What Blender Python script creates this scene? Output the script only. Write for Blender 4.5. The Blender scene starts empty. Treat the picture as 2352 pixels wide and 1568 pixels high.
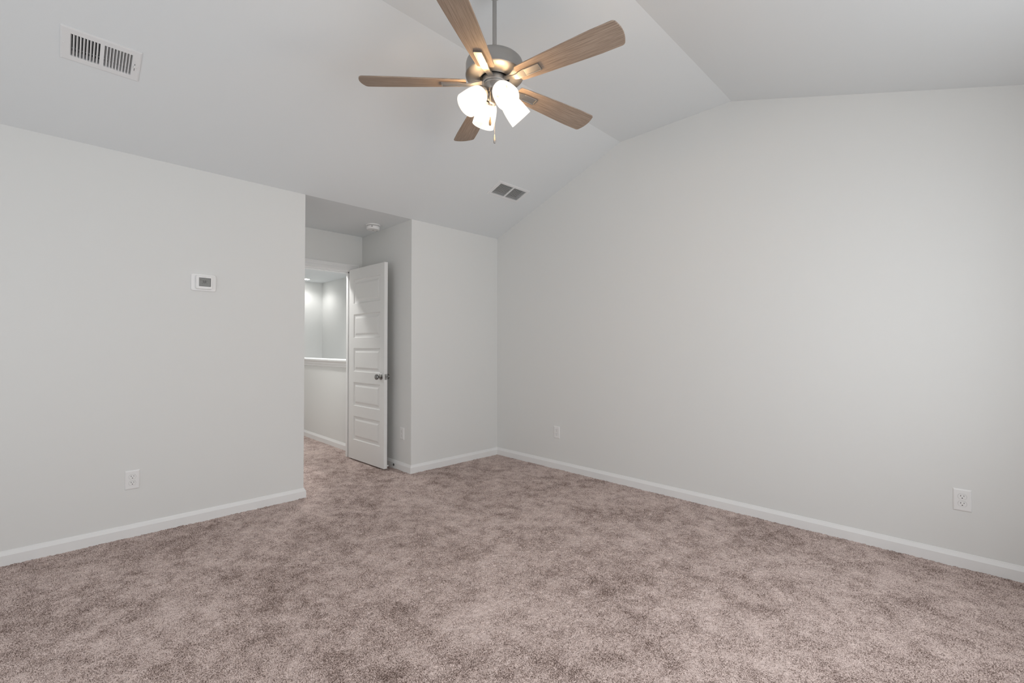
import bpy, bmesh, math, random
import numpy as np
from mathutils import Vector, Matrix

random.seed(7)
rng = np.random.default_rng(11)
PI = math.pi
S = bpy.context.scene
COL = S.collection

# ------------------------------------------------------------------ camera
CAM = Vector((3.7653, -3.5117, 1.1988))
YAW, PITCH, FPX = 2.3584, 0.0145, 1040.73
fw = Vector((math.cos(YAW) * math.cos(PITCH), math.sin(YAW) * math.cos(PITCH), math.sin(PITCH)))
rt = fw.cross(Vector((0, 0, 1))).normalized()
up = rt.cross(fw)
cd = bpy.data.cameras.new('camera')
cam = bpy.data.objects.new('camera', cd)
COL.objects.link(cam)
cam.matrix_world = Matrix(((rt.x, up.x, -fw.x, CAM.x), (rt.y, up.y, -fw.y, CAM.y),
                           (rt.z, up.z, -fw.z, CAM.z), (0, 0, 0, 1)))
cd.sensor_fit = 'HORIZONTAL'
cd.sensor_width = 36.0
cd.lens = FPX / 2352 * 36.0
cd.clip_start = 0.02
S.camera = cam

# ------------------------------------------------------------------ room numbers
HW = 2.44                       # wall height
X1, X2, HR = 1.6065, 2.5493, 3.0314   # flat strip of the vault
XW = 4.345                      # window wall
YS = -4.9                       # wall behind the camera
YA, YB = -2.1217, -1.127        # alcove opening in the left wall
XN, XH = -1.0116, -1.127        # the two faces of the door wall
SL = (HR - HW) / X1
SR = (HR - HW) / (XW - X2)
HX, HY = -4.927, 0.025          # far end of the hall and stairwell side wall
HL = -2.35                      # hall's left wall
WINS = [(-1.95, -0.75), (-3.25, -2.15)]   # windows in the window wall (y ranges)
WZ0, WZ1 = 0.62, 2.12

# ------------------------------------------------------------------ world, light, exposure
w = bpy.data.worlds.new('overcast_sky')
S.world = w
w.use_nodes = True
bg = w.node_tree.nodes['Background']
bg.inputs[0].default_value = (0.93, 0.96, 1.0, 1)
bg.inputs[1].default_value = 1.0


def area(name, loc, rot, sx, sy, power, col=(1, 1, 1), spread=180):
    d = bpy.data.lights.new(name, 'AREA')
    d.shape = 'RECTANGLE'
    d.size, d.size_y = sx, sy
    d.energy = power
    d.color = col
    d.spread = math.radians(spread)
    o = bpy.data.objects.new(name, d)
    o.location = loc
    o.rotation_euler = rot
    COL.objects.link(o)
    return o


for (y0, y1) in WINS:           # daylight coming in through each window
    area('window_daylight_and_fill', (XW + 0.10, (y0 + y1) / 2, (WZ0 + WZ1) / 2), (0, PI / 2, 0),
         WZ1 - WZ0, y1 - y0, 23 if y1 > -1 else 31, (0.955, 0.98, 1.0))
# fill light in a window added to the wall behind the camera
FILL_WIN = (0.7, 3.1)
area('window_daylight_and_fill', ((FILL_WIN[0] + FILL_WIN[1]) / 2, YS - 0.10, (WZ0 + WZ1) / 2), (PI / 2, 0, 0),
     FILL_WIN[1] - FILL_WIN[0], WZ1 - WZ0, 14, (0.955, 0.98, 1.0))

S.view_settings.view_transform = 'Standard'
S.view_settings.look = 'None'
S.view_settings.gamma = 1
S.view_settings.use_curve_mapping = False
S.view_settings.exposure = 0.135
S.cycles.max_bounces = 10
S.cycles.diffuse_bounces = 8
S.cycles.sample_clamp_indirect = 6
S.cycles.caustics_reflective = False
S.cycles.caustics_refractive = False


# ------------------------------------------------------------------ materials
def mat(name, col, rough=0.6, metal=0.0, bump=None, spec=0.5):
    m = bpy.data.materials.new(name)
    m.use_nodes = True
    nt = m.node_tree
    b = nt.nodes['Principled BSDF']
    b.inputs['Base Color'].default_value = (*col, 1)
    b.inputs['Roughness'].default_value = rough
    b.inputs['Metallic'].default_value = metal
    b.inputs['Specular IOR Level'].default_value = spec
    if bump:
        sc, st = bump
        tc = nt.nodes.new('ShaderNodeTexCoord')
        n = nt.nodes.new('ShaderNodeTexNoise')
        n.inputs['Scale'].default_value = sc
        n.inputs['Detail'].default_value = 2
        bp = nt.nodes.new('ShaderNodeBump')
        bp.inputs['Strength'].default_value = st
        bp.inputs['Distance'].default_value = 0.002
        nt.links.new(tc.outputs['Object'], n.inputs['Vector'])
        nt.links.new(n.outputs['Fac'], bp.inputs['Height'])
        nt.links.new(bp.outputs['Normal'], b.inputs['Normal'])
    return m


M_WALL = mat('greige_wall_paint', (0.728, 0.736, 0.727), 0.75, bump=(260, 0.06), spec=0.25)
M_CEIL = mat('flat_white_ceiling_paint', (0.742, 0.768, 0.780), 0.9, bump=(220, 0.06), spec=0.1)
M_TRIM = mat('semigloss_white_trim', (0.80, 0.805, 0.805), 0.38, bump=(40, 0.02), spec=0.4)
M_DOOR = mat('semigloss_white_door', (0.77, 0.772, 0.765), 0.4, bump=(60, 0.03), spec=0.4)
M_PLASTIC = mat('white_plastic', (0.80, 0.802, 0.80), 0.35, bump=(30, 0.01))
M_ENAMEL = mat('white_enamelled_steel', (0.76, 0.765, 0.77), 0.4, bump=(30, 0.01))
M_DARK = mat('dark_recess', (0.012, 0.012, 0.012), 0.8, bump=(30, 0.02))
M_FILTER = mat('shade_darkened_air_filter', (0.045, 0.045, 0.045), 0.9, bump=(300, 0.3))  # filter colour darkened to carry the shade behind the slats
M_NICKEL = mat('brushed_nickel', (0.42, 0.412, 0.402), 0.46, 1.0, bump=(90, 0.03))
M_SATIN = mat('satin_nickel_hardware', (0.27, 0.265, 0.26), 0.24, 1.0, bump=(90, 0.02))
M_SLOT = mat('black_slot', (0.02, 0.02, 0.02), 0.6, bump=(30, 0.02))
M_LCD = mat('grey_lcd', (0.20, 0.205, 0.195), 0.25, bump=(30, 0.005))
M_LCDDARK = mat('lcd_black_segments', (0.03, 0.03, 0.03), 0.5, bump=(30, 0.005))
M_GREYMARK = mat('grey_print', (0.40, 0.40, 0.39), 0.6, bump=(30, 0.005))
M_RUBBER = mat('black_rubber', (0.03, 0.03, 0.03), 0.7, bump=(60, 0.05))
M_FOB = mat('turned_wood_fob', (0.42, 0.27, 0.13), 0.5, bump=(60, 0.05))
M_VINYL = mat('white_vinyl_window', (0.75, 0.75, 0.75), 0.4, bump=(30, 0.01))


def emission(name, col, strength, noise=True):
    m = bpy.data.materials.new(name)
    m.use_nodes = True
    nt = m.node_tree
    b = nt.nodes['Principled BSDF']
    b.inputs['Base Color'].default_value = (0.8, 0.8, 0.78, 1)
    b.inputs['Roughness'].default_value = 0.35
    b.inputs['Emission Color'].default_value = (*col, 1)
    b.inputs['Emission Strength'].default_value = strength
    return m


def shade_mat():
    """thin lit frosted glass: part of the bulb's light passes straight through, the rest glows"""
    m = emission('lit_frosted_glass', (1.0, 0.965, 0.90), 1.22)
    nt = m.node_tree
    nt.nodes['Principled BSDF'].inputs['Base Color'].default_value = (0.05, 0.05, 0.05, 1)
    t = nt.nodes.new('ShaderNodeBsdfTransparent')
    mx = nt.nodes.new('ShaderNodeMixShader')
    mx.inputs[0].default_value = 0.45
    out = nt.nodes['Material Output']
    nt.links.new(t.outputs[0], mx.inputs[1])
    nt.links.new(nt.nodes['Principled BSDF'].outputs[0], mx.inputs[2])
    nt.links.new(mx.outputs[0], out.inputs[0])
    return m


M_SHADE = shade_mat()
M_BULB = emission('lit_bulb', (1.0, 0.61, 0.27), 115)
M_CAN = emission('lit_recessed_lens', (1.0, 0.98, 0.94), 30)


def pane_mat():
    m = bpy.data.materials.new('clear_window_glass')
    m.use_nodes = True
    nt = m.node_tree
    nt.nodes.remove(nt.nodes['Principled BSDF'])
    t = nt.nodes.new('ShaderNodeBsdfTransparent')
    g = nt.nodes.new('ShaderNodeBsdfGlossy')
    g.inputs['Roughness'].default_value = 0.02
    mx = nt.nodes.new('ShaderNodeMixShader')
    mx.inputs[0].default_value = 0.06
    nt.links.new(t.outputs[0], mx.inputs[1])
    nt.links.new(g.outputs[0], mx.inputs[2])
    nt.links.new(mx.outputs[0], nt.nodes['Material Output'].inputs[0])
    return m


M_PANE = pane_mat()


def carpet_mat():
    m = bpy.data.materials.new('mauve_brown_cut_pile_carpet')
    m.use_nodes = True
    nt = m.node_tree
    L = nt.links.new
    b = nt.nodes['Principled BSDF']
    b.inputs['Roughness'].default_value = 0.95
    b.inputs['Specular IOR Level'].default_value = 0.05
    tc = nt.nodes.new('ShaderNodeTexCoord')

    def noise(scale, detail, rough=0.5, dist=0.0):
        n = nt.nodes.new('ShaderNodeTexNoise')
        n.inputs['Scale'].default_value = scale
        n.inputs['Detail'].default_value = detail
        n.inputs['Roughness'].default_value = rough
        n.inputs['Distortion'].default_value = dist
        L(tc.outputs['Object'], n.inputs['Vector'])
        return n

    def ramp(src, stops):
        r = nt.nodes.new('ShaderNodeValToRGB')
        e = r.color_ramp.elements
        e[0].position, e[0].color = stops[0][0], (*stops[0][1], 1)
        e[1].position, e[1].color = stops[1][0], (*stops[1][1], 1)
        for p, c in stops[2:]:
            k = e.new(p)
            k.color = (*c, 1)
        L(src, r.inputs['Fac'])
        return r

    def mix(a, bb, kind, fac=1.0):
        x = nt.nodes.new('ShaderNodeMix')
        x.data_type = 'RGBA'
        x.blend_type = kind
        x.inputs[0].default_value = fac
        L(a, x.inputs[6])
        L(bb, x.inputs[7])
        return x.outputs[2]

    def math_(op, a, bb):
        x = nt.nodes.new('ShaderNodeMath')
        x.operation = op
        for k, v in enumerate((a, bb)):
            if isinstance(v, (int, float)):
                x.inputs[k].default_value = v
            else:
                L(v, x.inputs[k])
        return x.outputs[0]

    fine = noise(250, 2, 0.7).outputs['Fac']
    lay = noise(8.5, 7, 0.80, 0.1).outputs['Fac']
    broad = noise(1.7, 2, 0.5).outputs['Fac']
    # scuffed pile: more of the dark yarn ends show where the pile lies over
    f = math_('ADD', math_('ADD', math_('MULTIPLY', math_('SUBTRACT', fine, 0.5), 1.4), 0.51), math_('MULTIPLY', math_('SUBTRACT', lay, 0.5), 0.78))
    f = math_('ADD', f, math_('MULTIPLY', math_('SUBTRACT', broad, 0.5), 0.28))
    c = ramp(f, [(0.27, (0.105, 0.070, 0.060)), (0.64, (0.705, 0.588, 0.552)),
                 (0.38, (0.240, 0.180, 0.160)), (0.49, (0.450, 0.358, 0.326))]).outputs[0]
    L(c, b.inputs['Base Color'])
    return m


M_CARPET = carpet_mat()


def wood_mat():
    m = bpy.data.materials.new('weathered_oak_blade')
    m.use_nodes = True
    nt = m.node_tree
    L = nt.links.new
    b = nt.nodes['Principled BSDF']
    b.inputs['Roughness'].default_value = 0.55
    b.inputs['Specular IOR Level'].default_value = 0.3
    tc = nt.nodes.new('ShaderNodeTexCoord')
    mp = nt.nodes.new('ShaderNodeMapping')
    mp.inputs['Scale'].default_value = (7, 260, 40)
    L(tc.outputs['Object'], mp.inputs['Vector'])
    n = nt.nodes.new('ShaderNodeTexNoise')
    n.inputs['Scale'].default_value = 1.0
    n.inputs['Detail'].default_value = 5
    n.inputs['Roughness'].default_value = 0.7
    n.inputs['Distortion'].default_value = 0.3
    L(mp.outputs[0], n.inputs['Vector'])
    r = nt.nodes.new('ShaderNodeValToRGB')
    e = r.color_ramp.elements
    e[0].position, e[0].color = 0.33, (0.190, 0.145, 0.113, 1)
    e[1].position, e[1].color = 0.66, (0.385, 0.308, 0.245, 1)
    k = e.new(0.5)
    k.color = (0.295, 0.228, 0.179, 1)
    L(n.outputs['Fac'], r.inputs['Fac'])
    L(r.outputs[0], b.inputs['Base Color'])
    return m


M_WOOD = wood_mat()


# ------------------------------------------------------------------ helpers
def link(name, me, m, parent=None, loc=None, mw=None, smooth=False):
    if m is not None:
        me.materials.append(m)
    if smooth:
        for p in me.polygons:
            p.use_smooth = True
    o = bpy.data.objects.new(name, me)
    COL.objects.link(o)
    if parent:
        o.parent = parent
    if loc is not None:
        o.location = loc
    if mw is not None:
        o.matrix_world = mw
    return o


class MB:
    """collects shapes into one mesh"""

    def __init__(s):
        s.bm = bmesh.new()

    def box(s, a, b, bevel=0.0, seg=2):
        r = bmesh.ops.create_cube(s.bm, size=1)
        vs = r['verts']
        for v in vs:
            v.co = Vector([(a[i] + b[i]) / 2 + v.co[i] * (b[i] - a[i]) for i in range(3)])
        if bevel:
            es = list({e for v in vs for e in v.link_edges})
            bmesh.ops.bevel(s.bm, geom=es, offset=bevel, segments=seg, affect='EDGES', profile=0.5)
        return s

    def poly(s, pts, vec, cap=True):
        """closed polygon pts (3d) extruded by vec"""
        vec = Vector(vec)
        a = [s.bm.verts.new(p) for p in pts]
        b = [s.bm.verts.new(Vector(p) + vec) for p in pts]
        n = len(a)
        for i in range(n):
            s.bm.faces.new((a[i], a[(i + 1) % n], b[(i + 1) % n], b[i]))
        if cap:
            s.bm.faces.new(a[::-1])
            s.bm.faces.new(b)
        return s

    def loft(s, rings, closed=True, caps=True):
        vr = [[s.bm.verts.new(p) for p in r] for r in rings]
        n = len(vr[0])
        for i in range(len(vr) - 1):
            for j in range(n if closed else n - 1):
                k = (j + 1) % n
                s.bm.faces.new((vr[i][j], vr[i][k], vr[i + 1][k], vr[i + 1][j]))
        if caps:
            s.bm.faces.new(vr[0][::-1])
            s.bm.faces.new(vr[-1])
        return s

    def lathe(s, prof, seg=48, origin=(0, 0, 0), axis=None, caps=True):
        """prof: list of (r, h) along axis (default +z)"""
        ax = Vector(axis or (0, 0, 1)).normalized()
        t = Vector((1, 0, 0)) if abs(ax.x) < 0.9 else Vector((0, 1, 0))
        e1 = ax.cross(t).normalized()
        e2 = ax.cross(e1)
        o = Vector(origin)
        rings = []
        for (r, h) in prof:
            rings.append([o + ax * h + (e1 * math.cos(2 * PI * i / seg) + e2 * math.sin(2 * PI * i / seg)) * max(r, 1e-5)
                          for i in range(seg)])
        return s.loft(rings, True, caps)

    def tube(s, pts, r, seg=10):
        rings = []
        for i, p in enumerate(pts):
            p = Vector(p)
            d = (Vector(pts[min(i + 1, len(pts) - 1)]) - Vector(pts[max(i - 1, 0)])).normalized()
            t = Vector((0, 0, 1)) if abs(d.z) < 0.9 else Vector((1, 0, 0))
            e1 = d.cross(t).normalized()
            e2 = d.cross(e1)
            rings.append([p + (e1 * math.cos(2 * PI * k / seg) + e2 * math.sin(2 * PI * k / seg)) * r for k in range(seg)])
        return s.loft(rings)

    def ball(s, c, r, sub=1, sc=(1, 1, 1)):
        q = bmesh.ops.create_icosphere(s.bm, subdivisions=sub, radius=r)
        for v in q['verts']:
            v.co = Vector([v.co[i] * sc[i] + c[i] for i in range(3)])
        return s

    def build(s, name, m, parent=None, smooth=False, mw=None, angle=None):
        bmesh.ops.recalc_face_normals(s.bm, faces=s.bm.faces)
        me = bpy.data.meshes.new(name)
        s.bm.to_mesh(me)
        s.bm.free()
        o = link(name, me, m, parent, mw=mw, smooth=smooth)
        if smooth:
            try:
                me.set_sharp_from_angle(angle=math.radians(angle or 35))
            except Exception:
                pass
        return o


def tag(o, label=None, cat=None, group=None, kind=None):
    if label:
        o['label'] = label
    if cat:
        o['category'] = cat
    if group:
        o['group'] = group
    if kind:
        o['kind'] = kind
    return o


def empty(name, mw, label, cat, group=None):
    o = bpy.data.objects.new(name, None)
    o.empty_display_size = 0.05
    COL.objects.link(o)
    o.matrix_world = mw
    return tag(o, label, cat, group)


def struct(o, label, cat):
    return tag(o, label, cat, kind='structure')


def frame_mat(origin, X, Y, Z):
    return Matrix(((X[0], Y[0], Z[0], origin[0]), (X[1], Y[1], Z[1], origin[1]),
                   (X[2], Y[2], Z[2], origin[2]), (0, 0, 0, 1)))


def panel(O, U, V, N, u0, u1, v0, v1, th, holes=()):
    """slab in plane O+uU+vV, thickness th along -N, rectangular holes (ua,ub,va,vb)"""
    mb = MB()
    O, U, V, N = Vector(O), Vector(U), Vector(V), Vector(N)
    us = sorted({u0, u1, *[h[0] for h in holes], *[h[1] for h in holes]})
    vs = sorted({v0, v1, *[h[2] for h in holes], *[h[3] for h in holes]})

    def solid(i, j):
        if i < 0 or j < 0 or i >= len(us) - 1 or j >= len(vs) - 1:
            return False
        cu, cv = (us[i] + us[i + 1]) / 2, (vs[j] + vs[j + 1]) / 2
        return not any(h[0] < cu < h[1] and h[2] < cv < h[3] for h in holes)
    cache = {}

    def vert(i, j, k):
        if (i, j, k) not in cache:
            cache[(i, j, k)] = mb.bm.verts.new(O + U * us[i] + V * vs[j] - N * (th * k))
        return cache[(i, j, k)]
    for i in range(len(us) - 1):
        for j in range(len(vs) - 1):
            if not solid(i, j):
                continue
            for k in (0, 1):
                mb.bm.faces.new([vert(i, j, k), vert(i + 1, j, k), vert(i + 1, j + 1, k), vert(i, j + 1, k)])
            if not solid(i - 1, j):
                mb.bm.faces.new([vert(i, j, 0), vert(i, j + 1, 0), vert(i, j + 1, 1), vert(i, j, 1)])
            if not solid(i + 1, j):
                mb.bm.faces.new([vert(i + 1, j, 0), vert(i + 1, j + 1, 0), vert(i + 1, j + 1, 1), vert(i + 1, j, 1)])
            if not solid(i, j - 1):
                mb.bm.faces.new([vert(i, j, 0), vert(i + 1, j, 0), vert(i + 1, j, 1), vert(i, j, 1)])
            if not solid(i, j + 1):
                mb.bm.faces.new([vert(i, j + 1, 0), vert(i + 1, j + 1, 0), vert(i + 1, j + 1, 1), vert(i, j + 1, 1)])
    return mb


def sweep(path, prof, side=1):
    """horizontal path [(x,y)], profile [(offset, z)] offset to the left (side=1) of travel, mitred"""
    mb = MB()
    n = len(path)
    rings = []
    for i, p in enumerate(path):
        p = Vector((p[0], p[1]))
        dirs = []
        if i > 0:
            dirs.append((p - Vector(path[i - 1])).normalized())
        if i < n - 1:
            dirs.append((Vector(path[i + 1]) - p).normalized())
        nn = [Vector((-d.y, d.x)) * side for d in dirs]
        if len(nn) == 2:
            m = (nn[0] + nn[1]).normalized()
            m = m / max(0.2, m.dot(nn[0]))
        else:
            m = nn[0]
        rings.append([(p.x + m.x * o, p.y + m.y * o, z) for (o, z) in prof])
    mb.loft(rings)
    return mb


# ------------------------------------------------------------------ floor: carpet pile as a fine relief
def smooth_field(nx, ny, step, rough_scale):
    gx, gy = int(nx * step / rough_scale) + 3, int(ny * step / rough_scale) + 3
    g = rng.normal(size=(gx, gy))
    xi = np.arange(nx) * step / rough_scale
    yi = np.arange(ny) * step / rough_scale
    x0 = xi.astype(int)
    y0 = yi.astype(int)
    fx = (xi - x0)[:, None]
    fy = (yi - y0)[None, :]
    fx = fx * fx * (3 - 2 * fx)
    fy = fy * fy * (3 - 2 * fy)
    a = g[np.ix_(x0, y0)]
    b = g[np.ix_(x0 + 1, y0)]
    c = g[np.ix_(x0, y0 + 1)]
    d = g[np.ix_(x0 + 1, y0 + 1)]
    return (a * (1 - fx) + b * fx) * (1 - fy) + (c * (1 - fx) + d * fx) * fy


def pile_patch(x0, x1, y0, y1, step):
    nx, ny = int((x1 - x0) / step) + 1, int((y1 - y0) / step) + 1
    X, Y = np.meshgrid(np.linspace(x0, x1, nx), np.linspace(y0, y1, ny), indexing='ij')
    Z = rng.uniform(-1, 1, size=(nx, ny)) * 0.0026
    Z += smooth_field(nx, ny, step, 0.012) * 0.0013
    Z += smooth_field(nx, ny, step, 0.09) * 0.0011
    X = X + rng.uniform(-0.35, 0.35, size=X.shape) * step
    Y = Y + rng.uniform(-0.35, 0.35, size=Y.shape) * step
    V = np.stack([X, Y, Z], -1).reshape(-1, 3)
    i = np.arange((nx - 1) * (ny - 1))
    a = (i // (ny - 1)) * ny + i % (ny - 1)
    F = np.stack([a, a + ny, a + ny + 1, a + 1], -1)
    return V, F


def build_floor():
    parts = [pile_patch(-0.01, XW + 0.01, -3.85, 0.01, 0.005),
             pile_patch(-0.01, XW + 0.01, YS - 0.01, -3.80, 0.02),
             pile_patch(XH - 0.05, 0.03, YA - 0.01, YB + 0.01, 0.005),
             pile_patch(HX - 0.01, XH + 0.02, HL - 0.01, YB + 0.01, 0.009)]
    vs, fs, off = [], [], 0
    for V, F in parts:
        vs.append(V)
        fs.append(F + off)
        off += len(V)
    V = np.concatenate(vs)
    F = np.concatenate(fs)
    me = bpy.data.meshes.new('floor')
    me.vertices.add(len(V))
    me.vertices.foreach_set('co', V.astype(np.float32).ravel())
    me.loops.add(len(F) * 4)
    me.loops.foreach_set('vertex_index', F.astype(np.int32).ravel())
    me.polygons.add(len(F))
    me.polygons.foreach_set('loop_start', np.arange(0, len(F) * 4, 4, dtype=np.int32))
    me.update()
    me.validate()
    me.polygons.foreach_set('use_smooth', np.ones(len(F), dtype=bool))
    return link('floor', me, M_CARPET)


struct(build_floor(), 'mauve brown cut pile carpet with darker scuffed patches', 'carpet')

# ------------------------------------------------------------------ walls and ceilings
T = 0.12
Zax, Xax, Yax = (0, 0, 1), (1, 0, 0), (0, 1, 0)
FZ = -0.06   # walls start a little below the pile

o = panel((0, 0, 0), Yax, Zax, Xax, YS, YA, FZ, HW, T).build('wall_left', M_WALL)
struct(o, 'plain greige wall left of the door recess with thermostat', 'wall')
o = panel((0, YA, 0), Xax, Zax, Yax, XN, -T, FZ, HW, T).build('wall_recess_left', M_WALL)
struct(o, 'greige return wall on the left side of the door recess', 'wall')
# short wall beside the corner, wrapping back into the recess
mb = MB()
mb.poly([(0, 0.0, FZ), (0, YB, FZ), (XH, YB, FZ), (XH, YB + T, FZ), (-T, YB + T, FZ), (-T, 0.0, FZ)], (0, 0, HW - FZ))
o = mb.build('wall_back', M_WALL)
struct(o, 'narrow greige wall between the door recess and the far corner', 'wall')

DY0, DY1, DZ = -1.969, -1.252, 2.052     # door opening
o = panel((XN, 0, 0), Yax, Zax, Xax, YA - T, YB, FZ, HW, XN - XH, [(DY0, DY1, FZ, DZ)]).build('wall_door', M_WALL)
struct(o, 'greige wall at the back of the recess holding the doorway', 'wall')


def vault_z(x):
    return HW + SL * x if x < X1 else (HR if x < X2 else HR - SR * (x - X2))


for nm, y, th, lab in (('wall_right', 0.0, T, 'long greige gable wall on the right with two outlets'),
                       ('wall_rear', YS - T, T, 'greige gable wall behind the camera')):
    pts = [(-T, y, FZ), (XW + T, y, FZ), (XW + T, y, vault_z(XW)), (X2, y, HR), (X1, y, HR), (0, y, HW), (-T, y, HW)]
    if nm == 'wall_right':
        mb = MB()
        mb.poly([(0, y, FZ)] + pts[1:6], (0, th, 0))
        struct(mb.build(nm, M_WALL), lab, 'wall')
    else:
        # flat lower part with the opening of the added fill window, gable above
        mb = panel((0, YS, 0), Xax, Zax, Yax, -T, XW + T, FZ, HW, T, [(FILL_WIN[0], FILL_WIN[1], WZ0, WZ1)])
        mb.poly([(0, y, HW), (XW, y, HW), (X2, y, HR), (X1, y, HR)], (0, th, 0))
        struct(mb.build(nm, M_WALL), lab, 'wall')

o = panel((XW, 0, 0), Yax, Zax, (-1, 0, 0), YS, 0.0, FZ, HW, T, [(a, b, WZ0, WZ1) for a, b in WINS]).build('wall_window', M_WALL)
struct(o, 'greige wall with two windows beside the camera', 'wall')


# windows
def window(idx, O, U, N, w, h, label):
    mw = frame_mat(O, U, Zax, N)
    f = 0.05
    mb = MB()
    for a, b in (((0, 0, -0.09), (w, f, -0.02)), ((0, h - f, -0.09), (w, h, -0.02)), ((0, f, -0.09), (f, h - f, -0.02)),
                 ((w - f, f, -0.09), (w, h - f, -0.02)), ((f, h / 2 - 0.022, -0.08), (w - f, h / 2 + 0.022, -0.03))):
        mb.box(a, b, 0.003, 1)
    fr = mb.build('window_%d' % idx, M_VINYL, mw=mw)
    struct(fr, label, 'window')
    MB().box((f, f, -0.056), (w - f, h - f, -0.052)).build('pane', M_PANE, fr)
    mb = MB()
    mb.box((-0.06, -0.025, 0), (w + 0.06, 0.0, 0.03), 0.004, 1)
    mb.build('window_sill', M_TRIM, fr)
    return fr


for i, (a, b) in enumerate(WINS):
    window(i + 1, (XW, b, WZ0), (0, -1, 0), (-1, 0, 0), b - a, WZ1 - WZ0,
           ('white vinyl window nearest the right wall', 'white vinyl window beside the camera')[i])
window(3, (FILL_WIN[0], YS, WZ0), (1, 0, 0), (0, 1, 0), FILL_WIN[1] - FILL_WIN[0], WZ1 - WZ0, 'wide white vinyl window added behind the camera for fill light')

# vaulted ceiling: sloped strip with two vent openings, flat strip, second slope
ns = math.sqrt(1 + SL * SL)
Us = Vector((1, 0, SL)) / ns
Ns = Vector((SL, 0, -1)) / ns
nr = math.sqrt(1 + SR * SR)
Ur = Vector((1, 0, -SR)) / nr
Nr = Vector((-SR, 0, -1)) / nr
VENT = (0.6785, -3.379)       # centre x, y of the supply register
GRILLE = (0.684, -0.488)      # centre of the return grille
vhole = (VENT[0] * ns - 0.072, VENT[0] * ns + 0.072, VENT[1] - 0.128, VENT[1] + 0.128)
ghole = (GRILLE[0] * ns - 0.082, GRILLE[0] * ns + 0.082, GRILLE[1] - 0.178, GRILLE[1] + 0.178)
mb = panel((0, 0, HW), Us, Yax, Ns, 0, X1 * ns, YS, 0, T, [vhole, ghole])
m2 = panel((X1, 0, HR), Xax, Yax, (0, 0, -1), 0, X2 - X1, YS, 0, T)
m3 = panel((X2, 0, HR), Ur, Yax, Nr, 0, (XW - X2) * nr, YS, 0, T)
for q in (m2, m3):
    tmp = bpy.data.meshes.new('tmp')
    q.bm.to_mesh(tmp)
    mb.bm.from_mesh(tmp)
    bpy.data.meshes.remove(tmp)
o = mb.build('ceiling', M_CEIL)
struct(o, 'white vaulted ceiling with a flat strip between two slopes', 'ceiling')

o = panel((0, 0, HW), Xax, Yax, (0, 0, -1), XH, 0, YA - T, YB, T).build('ceiling_recess', M_CEIL)
struct(o, 'flat white ceiling of the door recess', 'ceiling')
o = panel((0, 0, HW), Xax, Yax, (0, 0, -1), HX - T, XH, HL - T, HY + T, T).build('ceiling_hall', M_CEIL)
struct(o, 'white hall ceiling seen through the doorway', 'ceiling')
# hall and stairwell
o = panel((HX, 0, 0), Yax, Zax, Xax, HL, HY, -1.6, HW, T).build('wall_hall_far', M_WALL)
struct(o, 'far greige hall wall seen through the doorway', 'wall')
o = panel((0, HY, 0), Xax, Zax, (0, -1, 0), HX, -T, -1.6, HW, T).build('wall_stairwell', M_WALL)
struct(o, 'greige stairwell wall beyond the half wall', 'wall')
o = panel((0, HL, 0), Xax, Zax, Yax, HX, XH, FZ, HW, T).build('wall_hall_near', M_WALL)
struct(o, 'greige hall wall opposite the half wall', 'wall')
o = MB().box((HX, YB - 0.003, FZ), (XH, YB - 0.003 + T, 0.985)).build('wall_half', M_WALL)
struct(o, 'greige half wall along the hall beyond the doorway', 'wall')
# stair landing below so the well is closed
o = MB().box((HX, YB + T, -1.62), (-T, HY, -1.6)).build('floor_stairwell', M_CARPET)
struct(o, 'carpeted stair landing below the half wall', 'floor')
# cap rail on the half wall
yc = YB - 0.003
mb = MB()
mb.poly([(HX, yc - 0.048, 1.052), (HX, yc - 0.044, 1.060), (HX, yc + T + 0.044, 1.060), (HX, yc + T + 0.048, 1.052),
         (HX, yc + T + 0.048, 1.040), (HX, yc + T + 0.024, 1.034), (HX, yc + T + 0.018, 0.99), (HX, yc + T, 0.975), (HX, yc + T, 0.985),
         (HX, yc, 0.985), (HX, yc, 0.965), (HX, yc - 0.012, 0.970), (HX, yc - 0.014, 0.992), (HX, yc - 0.022, 0.998),
         (HX, yc - 0.024, 1.018), (HX, yc - 0.034, 1.034), (HX, yc - 0.046, 1.038)], (XH - HX, 0, 0))
o = mb.build('trim_1', M_TRIM)
struct(o, 'white moulded cap on the half wall in the hall', 'trim')

# ------------------------------------------------------------------ baseboards
BB = [(0, FZ), (0.0155, FZ), (0.0155, 0.0550), (0.0145, 0.0560), (0.0080, 0.0690), (0.0072, 0.0700), (0.0072, 0.0712),
      (0.0058, 0.0722), (0.0040, 0.0780), (0.0015, 0.0795), (0, 0.0795)]
o = sweep([(0, YS), (0, YA), (XN, YA)], BB, -1).build('baseboard_left', M_TRIM)
struct(o, 'white baseboard along the left wall turning into the recess', 'baseboard')
o = sweep([(XN + 0.001, YB), (0, YB), (0, -0.001)], BB, -1).build('baseboard_back', M_TRIM)
struct(o, 'white baseboard around the narrow wall beside the recess', 'baseboard')
o = sweep([(0.001, 0), (XW - 0.015, 0)], BB, -1).build('baseboard_right', M_TRIM)
struct(o, 'long white baseboard along the right wall', 'baseboard')
o = sweep([(XW, 0), (XW, YS)], BB, -1).build('baseboard_window', M_TRIM)
struct(o, 'white baseboard under the windows', 'baseboard')
o = sweep([(XW, YS), (0, YS)], BB, -1).build('baseboard_rear', M_TRIM)
struct(o, 'white baseboard behind the camera', 'baseboard')
o = sweep([(HX, YB - 0.003), (XH, YB - 0.003)], [(a, z) for a, z in BB], -1).build('baseboard_hall', M_TRIM)
struct(o, 'white baseboard of the half wall in the hall', 'baseboard')

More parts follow.
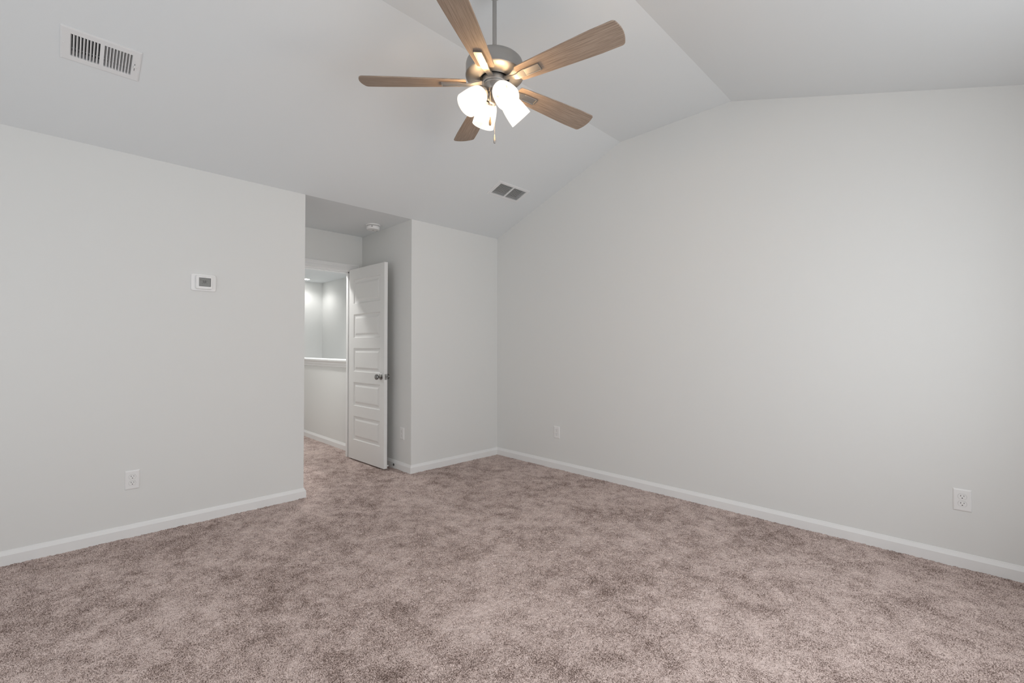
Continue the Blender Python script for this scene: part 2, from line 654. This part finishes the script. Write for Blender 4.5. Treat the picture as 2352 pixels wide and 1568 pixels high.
# ------------------------------------------------------------------ door casing and jamb
CP = [(0.0, 0.0), (0.0, 0.011), (0.006, 0.015), (0.030, 0.016), (0.036, 0.013), (0.052, 0.014), (0.058, 0.019), (0.070, 0.019), (0.073, 0.016), (0.073, 0.0)]
yi0, yi1, zi = DY0 - 0.006, DY1 + 0.006, DZ - 0.008   # inner edge of casing


def casing(xface, sgn):
    mb = MB()
    rings = []
    for (yy, zz, dy, dz) in ((yi1, FZ, 1, 0), (yi1, zi, 1, 1), (yi0, zi, -1, 1), (yi0, FZ, -1, 0)):
        rings.append([(xface + sgn * h, yy + dy * wv, zz + dz * wv) for (wv, h) in CP])
    mb.loft(rings)
    return mb


o = casing(XN, 1).build('trim_2', M_TRIM)
struct(o, 'white moulded casing around the doorway', 'trim')
# jamb lining + stop
mb = MB()
for a, b in (((XH, DY1 - 0.001, FZ), (XN, DY1 + 0.012, DZ)), ((XH, DY0 - 0.012, FZ), (XN, DY0 + 0.001, DZ)),
             ((XH, DY0, DZ - 0.012), (XN, DY1, DZ + 0.002)),
             ((XH + 0.02, DY1 - 0.012, FZ), (XH + 0.06, DY1 + 0.001, DZ)), ((XH + 0.02, DY0, FZ), (XH + 0.06, DY0 + 0.012, DZ)),
             ((XH + 0.02, DY0, DZ - 0.024), (XH + 0.06, DY1, DZ))):
    mb.box(a, b)
o = mb.build('trim_3', M_TRIM)
struct(o, 'white jamb lining the doorway', 'trim')
o = casing(XH, -1).build('trim_4', M_TRIM)
struct(o, 'white casing on the hall side of the doorway', 'trim')

# ------------------------------------------------------------------ the open five panel door
DW, DT = 0.711, 0.035
hinge = Vector((-0.985, -1.283, 0))
ang = math.atan2(-1.26 + 1.283, -0.267 + 0.985)
DX = Vector((math.cos(ang), math.sin(ang), 0))
DN = Vector((math.sin(ang), -math.cos(ang), 0))      # out of the visible face
door_mw = frame_mat(hinge, DX, Zax, DN)               # local x across, y up, z toward viewer; face at z=0
PANELS = [(1.675, 1.930), (1.308, 1.560), (0.948, 1.197), (0.583, 0.834), (0.222, 0.473)]
PU0, PU1 = 0.092, 0.632


def door_leaf():
    mb = MB()
    bm = mb.bm
    z0, z1 = 0.014, 2.048
    for face, sg in ((0.0, 1), (-DT, -1)):
        ys = [z0] + [v for p in sorted(PANELS) for v in p] + [z1]
        xs = [0, PU0, PU1, DW]
        grid = {}
        for i, x in enumerate(xs):
            for j, y in enumerate(ys):
                grid[i, j] = bm.verts.new((x, y, face))
        for i in range(3):
            for j in range(len(ys) - 1):
                if i == 1 and j % 2 == 1:
                    continue
                bm.faces.new((grid[i, j], grid[i + 1, j], grid[i + 1, j + 1], grid[i, j + 1]))
        for (a, b) in PANELS:
            ins = [(0, 0), (0.004, -0.007), (0.012, -0.0085), (0.024, -0.0085), (0.030, -0.0075), (0.046, -0.0015), (0.048, -0.001)]
            rings = []
            for d, h in ins:
                rings.append([(PU0 + d, a + d, face + sg * h), (PU1 - d, a + d, face + sg * h),
                              (PU1 - d, b - d, face + sg * h), (PU0 + d, b - d, face + sg * h)])
            vr = [[bm.verts.new(p) for p in r] for r in rings]
            for i in range(len(vr) - 1):
                for j in range(4):
                    k = (j + 1) % 4
                    bm.faces.new((vr[i][j], vr[i][k], vr[i + 1][k], vr[i + 1][j]))
            bm.faces.new(vr[-1])
        if face == 0.0:
            f0 = [bm.verts.new(p) for p in ((0, z0, 0), (DW, z0, 0), (DW, z1, 0), (0, z1, 0))]
            f1 = [bm.verts.new(p) for p in ((0, z0, -DT), (DW, z0, -DT), (DW, z1, -DT), (0, z1, -DT))]
            for j in range(4):
                k = (j + 1) % 4
                bm.faces.new((f0[j], f0[k], f1[k], f1[j]))
    bmesh.ops.remove_doubles(bm, verts=bm.verts, dist=0.0002)
    return mb


door = door_leaf().build('door_1', M_DOOR, mw=door_mw)
struct(door, 'white five panel door standing open into the room', 'door')
KPROF = [(0.030, 0.0), (0.031, 0.003), (0.028, 0.007), (0.016, 0.010), (0.0115, 0.016), (0.0105, 0.026), (0.013, 0.031),
         (0.022, 0.036), (0.0268, 0.043), (0.0272, 0.050), (0.0245, 0.057), (0.017, 0.062), (0.008, 0.064), (0.0, 0.0645)]
KP = (0.652, 0.914)
tag(MB().lathe(KPROF, 40, (KP[0], KP[1], 0), (0, 0, 1)).build('door_knob', M_SATIN, door, True), 'satin nickel knob on the near face')
tag(MB().lathe([(r, h * 0.86) for r, h in KPROF], 40, (KP[0], KP[1], -DT), (0, 0, -1)).build('door_knob', M_SATIN, door, True), 'satin nickel knob behind the door')
lp = MB().box((DW - 0.001, KP[1] - 0.028, -DT / 2 - 0.0125), (DW + 0.0012, KP[1] + 0.028, -DT / 2 + 0.0125), 0.001, 1).build('latch_plate', M_NICKEL, door)
MB().box((DW, KP[1] - 0.010, -DT / 2 - 0.008), (DW + 0.008, KP[1] + 0.010, -DT / 2 + 0.006), 0.002, 1).build('latch_bolt', M_SATIN, lp)
for zc in (0.23, 1.03, 1.83):
    mb = MB().lathe([(0.006, -0.045), (0.006, 0.045)], 12, (-0.004, zc, -DT - 0.004), (0, 1, 0))
    mb.box((-0.003, zc - 0.045, -DT + 0.001), (-0.0005, zc + 0.045, -0.004))
    mb.build('hinge', M_SATIN, door, True)

# spring-style door stop on the recess baseboard
mw = frame_mat((-0.289, YB - 0.0145, 0.036), (1, 0, 0), Zax, (0, -1, 0))
ds = empty('door_stop', mw, 'small rod door stop on the baseboard behind the open door', 'door stop')
MB().lathe([(0.0, 0), (0.012, 0.0), (0.012, 0.004), (0.006, 0.010), (0.0, 0.010)], 16, (0, 0, 0), (0, 0, 1)).build('base', M_RUBBER, ds, True)
MB().lathe([(0.0035, 0.008), (0.0035, 0.066)], 12, (0, 0, 0), (0, 0, 1)).build('rod', M_NICKEL, ds, True)
MB().lathe([(0.0, 0.064), (0.007, 0.064), (0.007, 0.076), (0.004, 0.079), (0.0, 0.079)], 16, (0, 0, 0), (0, 0, 1)).build('tip', M_PLASTIC, ds, True)

# ------------------------------------------------------------------ outlets


def receptacle_outline(cy, r=0.0172, hh=0.0142, n=40):
    pts = []
    for i in range(n):
        a = 2 * PI * i / n
        pts.append((r * math.cos(a), cy + max(-hh, min(hh, r * math.sin(a))), 0.0055))
    return pts


def make_outlet(mw, label):
    t = empty('wall_outlet', mw, label, 'outlet', 'duplex outlets low on the walls')
    mb = MB()
    W2, H2 = 0.0368, 0.0595
    rings = [[(-W2, -H2, 0), (W2, -H2, 0), (W2, H2, 0), (-W2, H2, 0)]]
    for d, h in ((0.0, 0.0022), (0.003, 0.0048), (0.007, 0.006)):
        rings.append([(-W2 + d, -H2 + d, h), (W2 - d, -H2 + d, h), (W2 - d, H2 - d, h), (-W2 + d, H2 - d, h)])
    mb.loft(rings)
    mb.build('cover_plate', M_PLASTIC, t)
    for cy in (0.0195, -0.0195):
        # thin shadow gap around the receptacle face
        g = MB()
        g.poly([(x * 1.05, cy + (y - cy) * 1.06, 0.0055) for x, y, z in receptacle_outline(cy)], (0, 0, 0.0008))
        gap = g.build('receptacle', M_GREYMARK, t)
        f = MB()
        f.poly(receptacle_outline(cy), (0, 0, 0.0022))
        f.build('receptacle_face', M_PLASTIC, gap)
        for sx, hh in ((-0.0064, 0.0042), (0.0064, 0.0034)):
            MB().box((sx - 0.0011, cy + 0.0045 - hh, 0.0074), (sx + 0.0011, cy + 0.0045 + hh, 0.0079)).build('slot', M_SLOT, gap)
        MB().lathe([(0.0, 0), (0.0026, 0), (0.0026, 0.0004), (0.0, 0.0004)], 14, (0, cy - 0.0075, 0.0075), (0, 0, 1)).build('slot', M_SLOT, gap)
    MB().lathe([(0.0, 0), (0.0028, 0), (0.0028, 0.001), (0.0, 0.0014)], 14, (0, 0, 0.006), (0, 0, 1)).build('screw', M_PLASTIC, t, True)
    return t


FACE_L = lambda y, z: frame_mat((0.0, y, z), (0, 1, 0), Zax, (1, 0, 0))
FACE_R = lambda x, z, y=0.0: frame_mat((x, y, z), (1, 0, 0), Zax, (0, -1, 0))
out0 = make_outlet(FACE_L(-3.180, 0.360), 'white duplex outlet low on the left wall under the thermostat')


def copy_thing(src, mw, label):
    c = src.copy()
    COL.objects.link(c)
    c.matrix_world = mw
    c['label'] = label
    for ch in list(src.children):
        d = ch.copy()
        COL.objects.link(d)
        d.parent = c
        for g in list(ch.children):
            e = g.copy()
            COL.objects.link(e)
            e.parent = d
    return c


copy_thing(out0, FACE_R(3.738, 0.366), 'white duplex outlet at the near end of the long right wall')
copy_thing(out0, FACE_R(0.872, 0.361), 'white duplex outlet on the right wall close to the far corner')
copy_thing(out0, FACE_R(-0.159, 0.361, YB), 'white duplex outlet in the shaded recess beside the open door')

# ------------------------------------------------------------------ thermostat
mw = FACE_L(-2.8095, 1.6555)
th = empty('thermostat', mw, 'white thermostat with grey display on the left wall', 'thermostat')


def rrect(w2, h2, r, z, n=6):
    pts = []
    for cx, cy, a0 in ((w2 - r, h2 - r, 0), (-w2 + r, h2 - r, PI / 2), (-w2 + r, -h2 + r, PI), (w2 - r, -h2 + r, 1.5 * PI)):
        for i in range(n + 1):
            a = a0 + PI / 2 * i / n
            pts.append((cx + r * math.cos(a), cy + r * math.sin(a), z))
    return pts


MB().loft([rrect(0.0745, 0.060, 0.014, 0), rrect(0.0745, 0.060, 0.014, 0.006), rrect(0.071, 0.0565, 0.012, 0.010)]).build('wall_plate', M_PLASTIC, th, True)
MB().loft([rrect(0.049, 0.0475, 0.010, 0.008), rrect(0.0485, 0.047, 0.010, 0.026), rrect(0.0455, 0.044, 0.008, 0.0295)]).build('body', M_PLASTIC, th, True)
bz = MB().loft([rrect(0.0345, 0.0295, 0.003, 0.029), rrect(0.0345, 0.0295, 0.003, 0.0305)]).build('screen', M_LCD, th)
for v in bz.data.vertices:
    v.co.x += 0.0035
    v.co.y += 0.001
mb = MB()


def bar(x0, y0, x1, y1, z=0.0304, t=0.0006):
    mb.box((x0, y0, z), (x1, y1, z + t))


# darker frame edge of the display
bar(-0.031, 0.0285, 0.038, 0.0305)
bar(0.0355, -0.024, 0.038, 0.0285)
bar(-0.031, -0.0285, 0.038, -0.0265)
# the reading 68 in seven segments
SEG = {'6': 'afgedc', '8': 'abcdefg'}
for k, ch in enumerate('68'):
    x0 = -0.0075 + k * 0.0105
    y0 = -0.0035
    ww, hh, tt = 0.0080, 0.0155, 0.0019
    segs = {'a': (x0, y0 + hh - tt, x0 + ww, y0 + hh), 'd': (x0, y0, x0 + ww, y0 + tt),
            'g': (x0, y0 + hh / 2 - tt / 2, x0 + ww, y0 + hh / 2 + tt / 2),
            'f': (x0, y0 + hh / 2 + tt * 0.55, x0 + tt, y0 + hh - tt * 1.05), 'e': (x0, y0 + tt * 1.05, x0 + tt, y0 + hh / 2 - tt * 0.55),
            'b': (x0 + ww - tt, y0 + hh / 2 + tt * 0.55, x0 + ww, y0 + hh - tt * 1.05), 'c': (x0 + ww - tt, y0 + tt * 1.05, x0 + ww, y0 + hh / 2 - tt * 0.55)}
    for sname in SEG[ch]:
        bar(*segs[sname])
# small illegible status marks on the display
for x0, x1, y in ((-0.0285, -0.0165, 0.0135), (-0.014, -0.0095, 0.0085), (0.0145, 0.019, 0.009), (-0.016, -0.0065, -0.0085), (-0.002, 0.006, -0.0085), (0.011, 0.019, -0.0105)):
    bar(x0, y, x1, y + 0.0014)
tag(mb.build('display_marks', M_LCDDARK, th), 'black 68 reading on the display')
mb = MB()
for x0 in (-0.013, -0.0085, -0.004, 0.0005, 0.005):
    bar(x0, 0.0352, x0 + 0.0034, 0.0364, 0.0293)
mb.build('maker_print', M_GREYMARK, th)

# ------------------------------------------------------------------ supply register on the slope
mw = frame_mat(Vector((VENT[0], VENT[1], HW + SL * VENT[0])), (0, 1, 0), Us, Ns)
vt = empty('supply_register', mw, 'white ceiling register with vertical louvres and lever at upper left', 'vent')


def frame_ring(mb, w2, h2, iw0, iw1, ih, t0, t1):
    """stamped plate: outer w2 x h2 with a rectangular opening iw0..iw1 x -ih..ih"""
    outer = [(-w2, -h2), (w2, -h2), (w2, h2), (-w2, h2)]
    inner = [(iw0, -ih), (iw1, -ih), (iw1, ih), (iw0, ih)]
    o2 = [(x * (1 - 0.006 / w2), y * (1 - 0.006 / h2)) for x, y in outer]
    rings = [[(x, y, 0) for x, y in outer], [(x, y, t0) for x, y in outer], [(x, y, t1) for x, y in o2],
             [(x, y, t1) for x, y in inner], [(x, y, -0.004) for x, y in inner]]
    mb.loft(rings, True, False)
    return mb


W2, H2 = 0.1505, 0.1005
mb = frame_ring(MB(), W2, H2, -0.117, 0.118, 0.0685, 0.004, 0.006)
mb.box((-0.0065, -0.0685, -0.004), (0.0065, 0.0685, 0.006))
mb.build('faceplate', M_ENAMEL, vt)
for side, (a, b) in ((-1, (-0.117, -0.0065)), (1, (0.0065, 0.118))):
    mb = MB()
    n = 9
    for i in range(n + 1):
        x = a + (b - a) * i / n
        # curved louvre: face lip then tilted fin going up the duct
        dx = -0.0072 * side
        lip = 0.0019
        pts = [(x - lip, -0.0685, 0.0055), (x + lip, -0.0685, 0.0055), (x + lip + dx * 0.5, -0.0685, -0.004), (x + dx, -0.0685, -0.010),
               (x + dx - 0.0008, -0.0685, -0.010), (x + dx * 0.5 - lip * 0.2, -0.0685, -0.003)]
        mb.poly(pts, (0, 0.137, 0))
    mb.build('louvre_bank', M_ENAMEL, vt)
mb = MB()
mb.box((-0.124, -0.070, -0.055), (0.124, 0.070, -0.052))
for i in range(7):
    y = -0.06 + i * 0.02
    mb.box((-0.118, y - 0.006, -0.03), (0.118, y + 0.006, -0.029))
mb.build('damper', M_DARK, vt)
MB().box((0.1268, -0.030, 0.0055), (0.1288, 0.016, 0.0064)).build('lever_slot', M_SLOT, vt)
lv = MB().box((0.124, -0.003, 0.006), (0.142, 0.003, 0.0095), 0.001, 1)
lv.box((0.124, -0.004, 0.006), (0.131, 0.006, 0.016), 0.001, 1)
lv.build('lever', M_PLASTIC, vt)
for sx in (-0.139,):
    MB().lathe([(0, 0), (0.004, 0), (0.0035, 0.0015), (0, 0.002)], 14, (sx, 0.0, 0.006), (0, 0, 1)).build('screw', M_ENAMEL, vt, True)

# ------------------------------------------------------------------ return grille on the slope
mw = frame_mat(Vector((GRILLE[0], GRILLE[1], HW + SL * GRILLE[0])), (0, 1, 0), Us, Ns)
gr = empty('return_grille', mw, 'white return air grille with dark horizontal slats near the far corner', 'vent')
mb = frame_ring(MB(), 0.201, 0.100, -0.169, 0.170, 0.074, 0.004, 0.007)
mb.box((-0.007, -0.074, -0.004), (0.007, 0.074, 0.007))
mb.build('frame', M_ENAMEL, gr)
for a, b in ((-0.169, -0.007), (0.007, 0.170)):
    mb = MB()
    n = 13
    for i in range(n + 1):
        y = -0.074 + 0.148 * i / n
        mb.poly([(a, y - 0.0006, 0.0040), (a, y + 0.0010, 0.0040), (a, y - 0.0060, -0.010), (a, y - 0.0076, -0.010)], (b - a, 0, 0))
    mb.build('slat_bank', M_ENAMEL, gr)
MB().box((-0.175, -0.080, -0.040), (0.175, 0.080, -0.036)).build('filter', M_FILTER, gr)
for sx in (-0.187, 0.187):
    MB().lathe([(0, 0), (0.004, 0), (0.0035, 0.0015), (0, 0.002)], 14, (sx, 0.0, 0.007), (0, 0, 1)).build('screw', M_ENAMEL, gr, True)

# ------------------------------------------------------------------ smoke detector in the recess
mw = frame_mat((-0.450, -1.292, HW), (0, 1, 0), (1, 0, 0), (0, 0, -1))
sd = empty('smoke_detector', mw, 'round white smoke detector on the recess ceiling', 'smoke detector')
MB().lathe([(0.0, 0), (0.071, 0), (0.073, 0.004), (0.073, 0.010), (0.068, 0.013), (0.0, 0.013)], 48).build('base', M_PLASTIC, sd, True)
MB().lathe([(0.060, 0.012), (0.060, 0.019)], 48, caps=False).build('vent_gap', M_SLOT, sd, True)
MB().lathe([(0.0, 0.017), (0.064, 0.017), (0.0655, 0.020), (0.0635, 0.043), (0.059, 0.050), (0.0, 0.054)], 48).build('cover', M_PLASTIC, sd, True)
MB().lathe([(0, 0.052), (0.010, 0.052), (0.009, 0.056), (0, 0.056)], 20).build('test_button', M_GREYMARK, sd, True)
MB().lathe([(0, 0.045), (0.004, 0.045), (0.004, 0.0525), (0, 0.053)], 12, (0.048, -0.010, 0)).build('indicator', M_SLOT, sd, True)
pa = math.radians(127)
MB().poly([(math.cos(pa + q) * 0.0635, math.sin(pa + q) * 0.0635, 0.026) for q in (-0.11, 0.11)] +
          [(math.cos(pa + q) * 0.0660, math.sin(pa + q) * 0.0660, 0.026) for q in (0.11, -0.11)], (0, 0, 0.005)).build('side_port', M_SLOT, sd)

# ------------------------------------------------------------------ recessed light in the hall
for (lx, ly, nm) in ((-4.62, -0.40, 'round recessed light in the hall ceiling seen past the wall edge'),):
    mw = frame_mat((lx, ly, HW), (1, 0, 0), (0, -1, 0), (0, 0, -1))
    rl = empty('recessed_light', mw, nm, 'ceiling light')
    MB().lathe([(0.060, 0.0), (0.088, 0.0), (0.090, 0.003), (0.084, 0.006), (0.062, 0.004)], 40, caps=False).build('trim_ring', M_PLASTIC, rl, True)
    MB().lathe([(0.0, 0.001), (0.063, 0.001), (0.063, 0.003), (0.0, 0.003)], 40).build('lens', M_CAN, rl)


def spot(name, loc, power, cone=150, blend=0.6, r=0.06, col=(1, 0.98, 0.95)):
    d = bpy.data.lights.new(name, 'SPOT')
    d.energy = power
    d.spot_size = math.radians(cone)
    d.spot_blend = blend
    d.shadow_soft_size = r
    d.color = col
    o = bpy.data.objects.new(name, d)
    o.location = loc
    COL.objects.link(o)
    return o


spot('hall_can_and_fill', (-4.62, -0.40, HW - 0.02), 13)
spot('hall_can_and_fill', (-2.30, -0.50, HW - 0.02), 120)  # added fill without a fixture, out of view, brightens the stairwell
spot('hall_can_and_fill', (-1.45, -1.68, HW - 0.02), 54)

# ------------------------------------------------------------------ ceiling fan
FX, FY = 2.122, -1.998
fan = empty('ceiling_fan', Matrix.Translation((FX, FY, HR)), 'five blade wood and nickel ceiling fan with four lit glass shades', 'ceiling fan')
Z = lambda z: z - HR
MB().lathe([(0.0, 0), (0.066, 0), (0.067, -0.006), (0.064, -0.030), (0.052, -0.058), (0.034, -0.078), (0.022, -0.088), (0.0, -0.088)], 48).build('canopy', M_NICKEL, fan, True)
MB().lathe([(0.0105, -0.080), (0.0105, Z(2.62))], 24).build('downrod', M_NICKEL, fan, True)
MB().lathe([(0.0, Z(2.634)), (0.030, Z(2.634)), (0.060, Z(2.630)), (0.112, Z(2.626)), (0.130, Z(2.620)), (0.139, Z(2.611)), (0.142, Z(2.600)),
            (0.142, Z(2.553)), (0.1435, Z(2.551)), (0.1435, Z(2.546)), (0.140, Z(2.543))], 72, caps=False).build('motor_housing', M_NICKEL, fan, True)
MB().lathe([(0.141, Z(2.5445)), (0.134, Z(2.540)), (0.115, Z(2.5345)), (0.095, Z(2.531)), (0.078, Z(2.529)), (0.073, Z(2.530)), (0.072, Z(2.545))], 72, caps=False).build('motor_cover', M_NICKEL, fan, True)
MB().lathe([(0.074, Z(2.542)), (0.0, Z(2.542))], 48, caps=False).build('shadow_gap', M_SLOT, fan)
mb = MB()
mb.lathe([(0.0, Z(2.5345)), (0.060, Z(2.5345)), (0.062, Z(2.532)), (0.062, Z(2.510)), (0.059, Z(2.507)), (0.0, Z(2.507))], 60)
for i in range(20):
    a = 2 * PI * i / 20
    c, s_ = math.cos(a), math.sin(a)
    mb.poly([(0.060 * c - 0.0008 * s_, 0.060 * s_ + 0.0008 * c, Z(2.512)), (0.063 * c - 0.0008 * s_, 0.063 * s_ + 0.0008 * c, Z(2.512)),
             (0.063 * c + 0.0008 * s_, 0.063 * s_ - 0.0008 * c, Z(2.512)), (0.060 * c + 0.0008 * s_, 0.060 * s_ - 0.0008 * c, Z(2.512))], (0, 0, 0.018))
mb.build('flywheel', M_NICKEL, fan, True)
MB().lathe([(0.0, Z(2.510)), (0.050, Z(2.510)), (0.0555, Z(2.507)), (0.0555, Z(2.503)), (0.053, Z(2.500)), (0.053, Z(2.478)), (0.048, Z(2.468)),
            (0.034, Z(2.463)), (0.0, Z(2.462))], 60).build('switch_housing', M_NICKEL, fan, True)
MB().lathe([(0.0, Z(2.466)), (0.033, Z(2.465)), (0.029, Z(2.455)), (0.026, Z(2.444)), (0.024, Z(2.430)), (0.026, Z(2.427)), (0.026, Z(2.422)),
            (0.018, Z(2.417)), (0.008, Z(2.415)), (0.0, Z(2.414))], 40).build('light_fitter', M_NICKEL, fan, True)


RB = 0.140     # blade root radius


def blade_mesh():
    """local x radial, y chord; flat board with rounded tip"""
    def hwid(x):
        t = (x - RB) / 0.5
        return 0.0445 + 0.0225 * min(1, t / 0.8) ** 0.8
    R = 0.664
    side = []
    # root corner
    rc = 0.010
    for i in range(5):
        a = PI - (PI / 2) * i / 4
        side.append((RB + rc + rc * math.cos(a), hwid(RB) - rc + rc * math.sin(a)))
    for i in range(1, 12):
        x = RB + rc + (0.632 - RB - rc) * i / 11
        side.append((x, hwid(x)))
    # tip corner, rounded, then a gently bowed end
    cx, cy, rr = 0.632, hwid(0.622) - 0.020, 0.020
    for i in range(1, 9):
        a = PI / 2 - (PI / 2 - 0.25) * i / 8
        side.append((cx + 0.002 + rr * math.cos(a), cy + rr * math.sin(a)))
    xe, ye = side[-1]
    end = []
    for i in range(1, 7):
        t = i / 7
        y = ye * (1 - 2 * t)
        end.append((xe + (R - xe) * (1 - (y / ye) ** 2), y))
    pts = side + end + [(x, -y) for x, y in side[::-1]]
    h = 0.003
    mb = MB()
    b = 0.0016
    def ring(z, inset):
        out = []
        n = len(pts)
        for i, (x, y) in enumerate(pts):
            x0, y0 = pts[i - 1]
            x1, y1 = pts[(i + 1) % n]
            tx, ty = x1 - x0, y1 - y0
            l = math.hypot(tx, ty) or 1
            nx_, ny_ = ty / l, -tx / l
            out.append((x + nx_ * inset, y + ny_ * inset, z))
        return out
    mb.loft([ring(-h, b), ring(-h + b, 0), ring(h - b, 0), ring(h, b)])
    bmesh.ops.recalc_face_normals(mb.bm, faces=mb.bm.faces)
    me = bpy.data.meshes.new('blade')
    mb.bm.to_mesh(me)
    mb.bm.free()
    return me


PITCHB = -math.radians(12)


def iron_mesh():
    """blade iron relative to the blade's own frame (x radial, already pitched)"""
    mb = MB()
    inv = Matrix.Rotation(-PITCHB, 4, 'X')
    st = [(0.054, 0.004, 0.013, 0.0035, 0), (0.070, 0.004, 0.013, 0.0035, 0), (0.095, -0.001, 0.0135, 0.0032, 0.25), (0.118, -0.008, 0.0145, 0.003, 0.6),
          (0.140, -0.0105, 0.0165, 0.003, 0.9), (0.158, -0.009, 0.019, 0.0028, 1), (0.180, -0.0063, 0.0203, 0.0028, 1), (0.263, -0.0063, 0.0203, 0.0028, 1)]
    rings = []
    for (x, z, hw, ht, k) in st:
        R = Matrix.Rotation(PITCHB * k, 4, 'X')
        ring = []
        for (y, zz) in ((-hw, -ht), (hw, -ht), (hw, ht), (-hw, ht)):
            p = R @ Vector((0, y, zz)) + Vector((x, 0, z))
            ring.append(inv @ p if k < 1 else Vector((x, y, zz + z)))
        rings.append(ring)
    mb.loft(rings)
    # raised rim framing the plate
    z0, z1 = -0.0116, -0.0088
    for a, b in (((0.258, -0.0203), (0.263, 0.0203)), ((0.182, -0.0203), (0.263, -0.0163)), ((0.182, 0.0163), (0.263, 0.0203))):
        mb.box((a[0], a[1], z0), (b[0], b[1], z1), 0.0006, 1)
    bmesh.ops.recalc_face_normals(mb.bm, faces=mb.bm.faces)
    me = bpy.data.meshes.new('blade_iron')
    mb.bm.to_mesh(me)
    mb.bm.free()
    return me


bme, ime = blade_mesh(), iron_mesh()
bme.materials.append(M_WOOD)
ime.materials.append(M_NICKEL)
for k in range(5):
    az = math.radians(10.8 + 72 * k + (2.0 if k == 4 else 0))
    b = bpy.data.objects.new('blade', bme)
    COL.objects.link(b)
    b.parent = fan
    b.matrix_local = Matrix.Translation((0, 0, Z(2.513))) @ Matrix.Rotation(az, 4, 'Z') @ Matrix.Rotation(PITCHB, 4, 'X')
    ir = bpy.data.objects.new('blade_iron', ime)
    COL.objects.link(ir)
    ir.parent = b

TILT = math.radians(45)
for k in range(4):
    az = math.radians(-18.6 + 90 * k)
    a = Vector((math.cos(az) * math.sin(TILT), math.sin(az) * math.sin(TILT), -math.cos(TILT)))
    base = Vector((math.cos(az) * 0.043, math.sin(az) * 0.043, Z(2.473)))
    arm = MB()
    arm.tube([Vector((math.cos(az) * 0.018, math.sin(az) * 0.018, Z(2.462))), base + Vector((0, 0, 0.002)), base + a * 0.010], 0.0075, 14)
    arm.lathe([(0.0, 0.0), (0.016, 0.002), (0.020, 0.008), (0.020, 0.022), (0.0345, 0.026), (0.0345, 0.040), (0.031, 0.042), (0.0, 0.042)], 32, base, a)
    sk = arm.build('lamp_socket', M_NICKEL, fan, True)
    prof_o = [(0.0285, 0.030), (0.0335, 0.034), (0.041, 0.042), (0.0465, 0.054), (0.0505, 0.072), (0.0540, 0.095), (0.0562, 0.120), (0.0578, 0.150)]
    prof_i = [(r - 0.003, h) for r, h in prof_o[::-1]]
    tag(MB().lathe(prof_o + [(0.0563, 0.1512)] + prof_i, 48, base, a, caps=False).build('lamp_shade', M_SHADE, sk, True), 'lit frosted white glass shade')
    MB().lathe([(0.0, 0.040), (0.013, 0.042), (0.013, 0.060), (0.021, 0.078), (0.026, 0.095), (0.024, 0.110), (0.014, 0.121), (0.0, 0.124)], 28, base, a).build('bulb', M_BULB, sk, True)

# pull chains
cdir = Vector((0.735, -0.678, 0))
rdir = Vector((0.7055, 0.7087, 0))


def chain(p, ztop, zfob, fobmat, label, ln=0.044):
    mb = MB()
    zz = ztop
    while zz > zfob:
        mb.ball((p.x, p.y, Z(zz)), 0.0016, 1)
        zz -= 0.0036
    mb.tube([(p.x, p.y, Z(ztop)), (p.x, p.y, Z(zfob))], 0.0006, 6)
    ch = mb.build('pull_chain', M_NICKEL, fan, True)
    f = MB().lathe([(0.0, 0), (0.002, -0.001), (0.0032, -ln * 0.2), (0.0062, -ln * 0.62), (0.0066, -ln * 0.78), (0.0048, -ln * 0.95), (0.0, -ln)], 20,
                   (p.x, p.y, Z(zfob))).build('fob', fobmat, ch, True)
    tag(f, label)


p1 = cdir * 0.056 - rdir * 0.0215
chain(p1, 2.492, 2.318, M_FOB, 'brown turned fob on the shorter chain')
p2 = cdir * -0.030 + rdir * 0.0005
chain(p2, 2.470, 2.272, M_NICKEL, 'silver fob on the longer chain', 0.046)
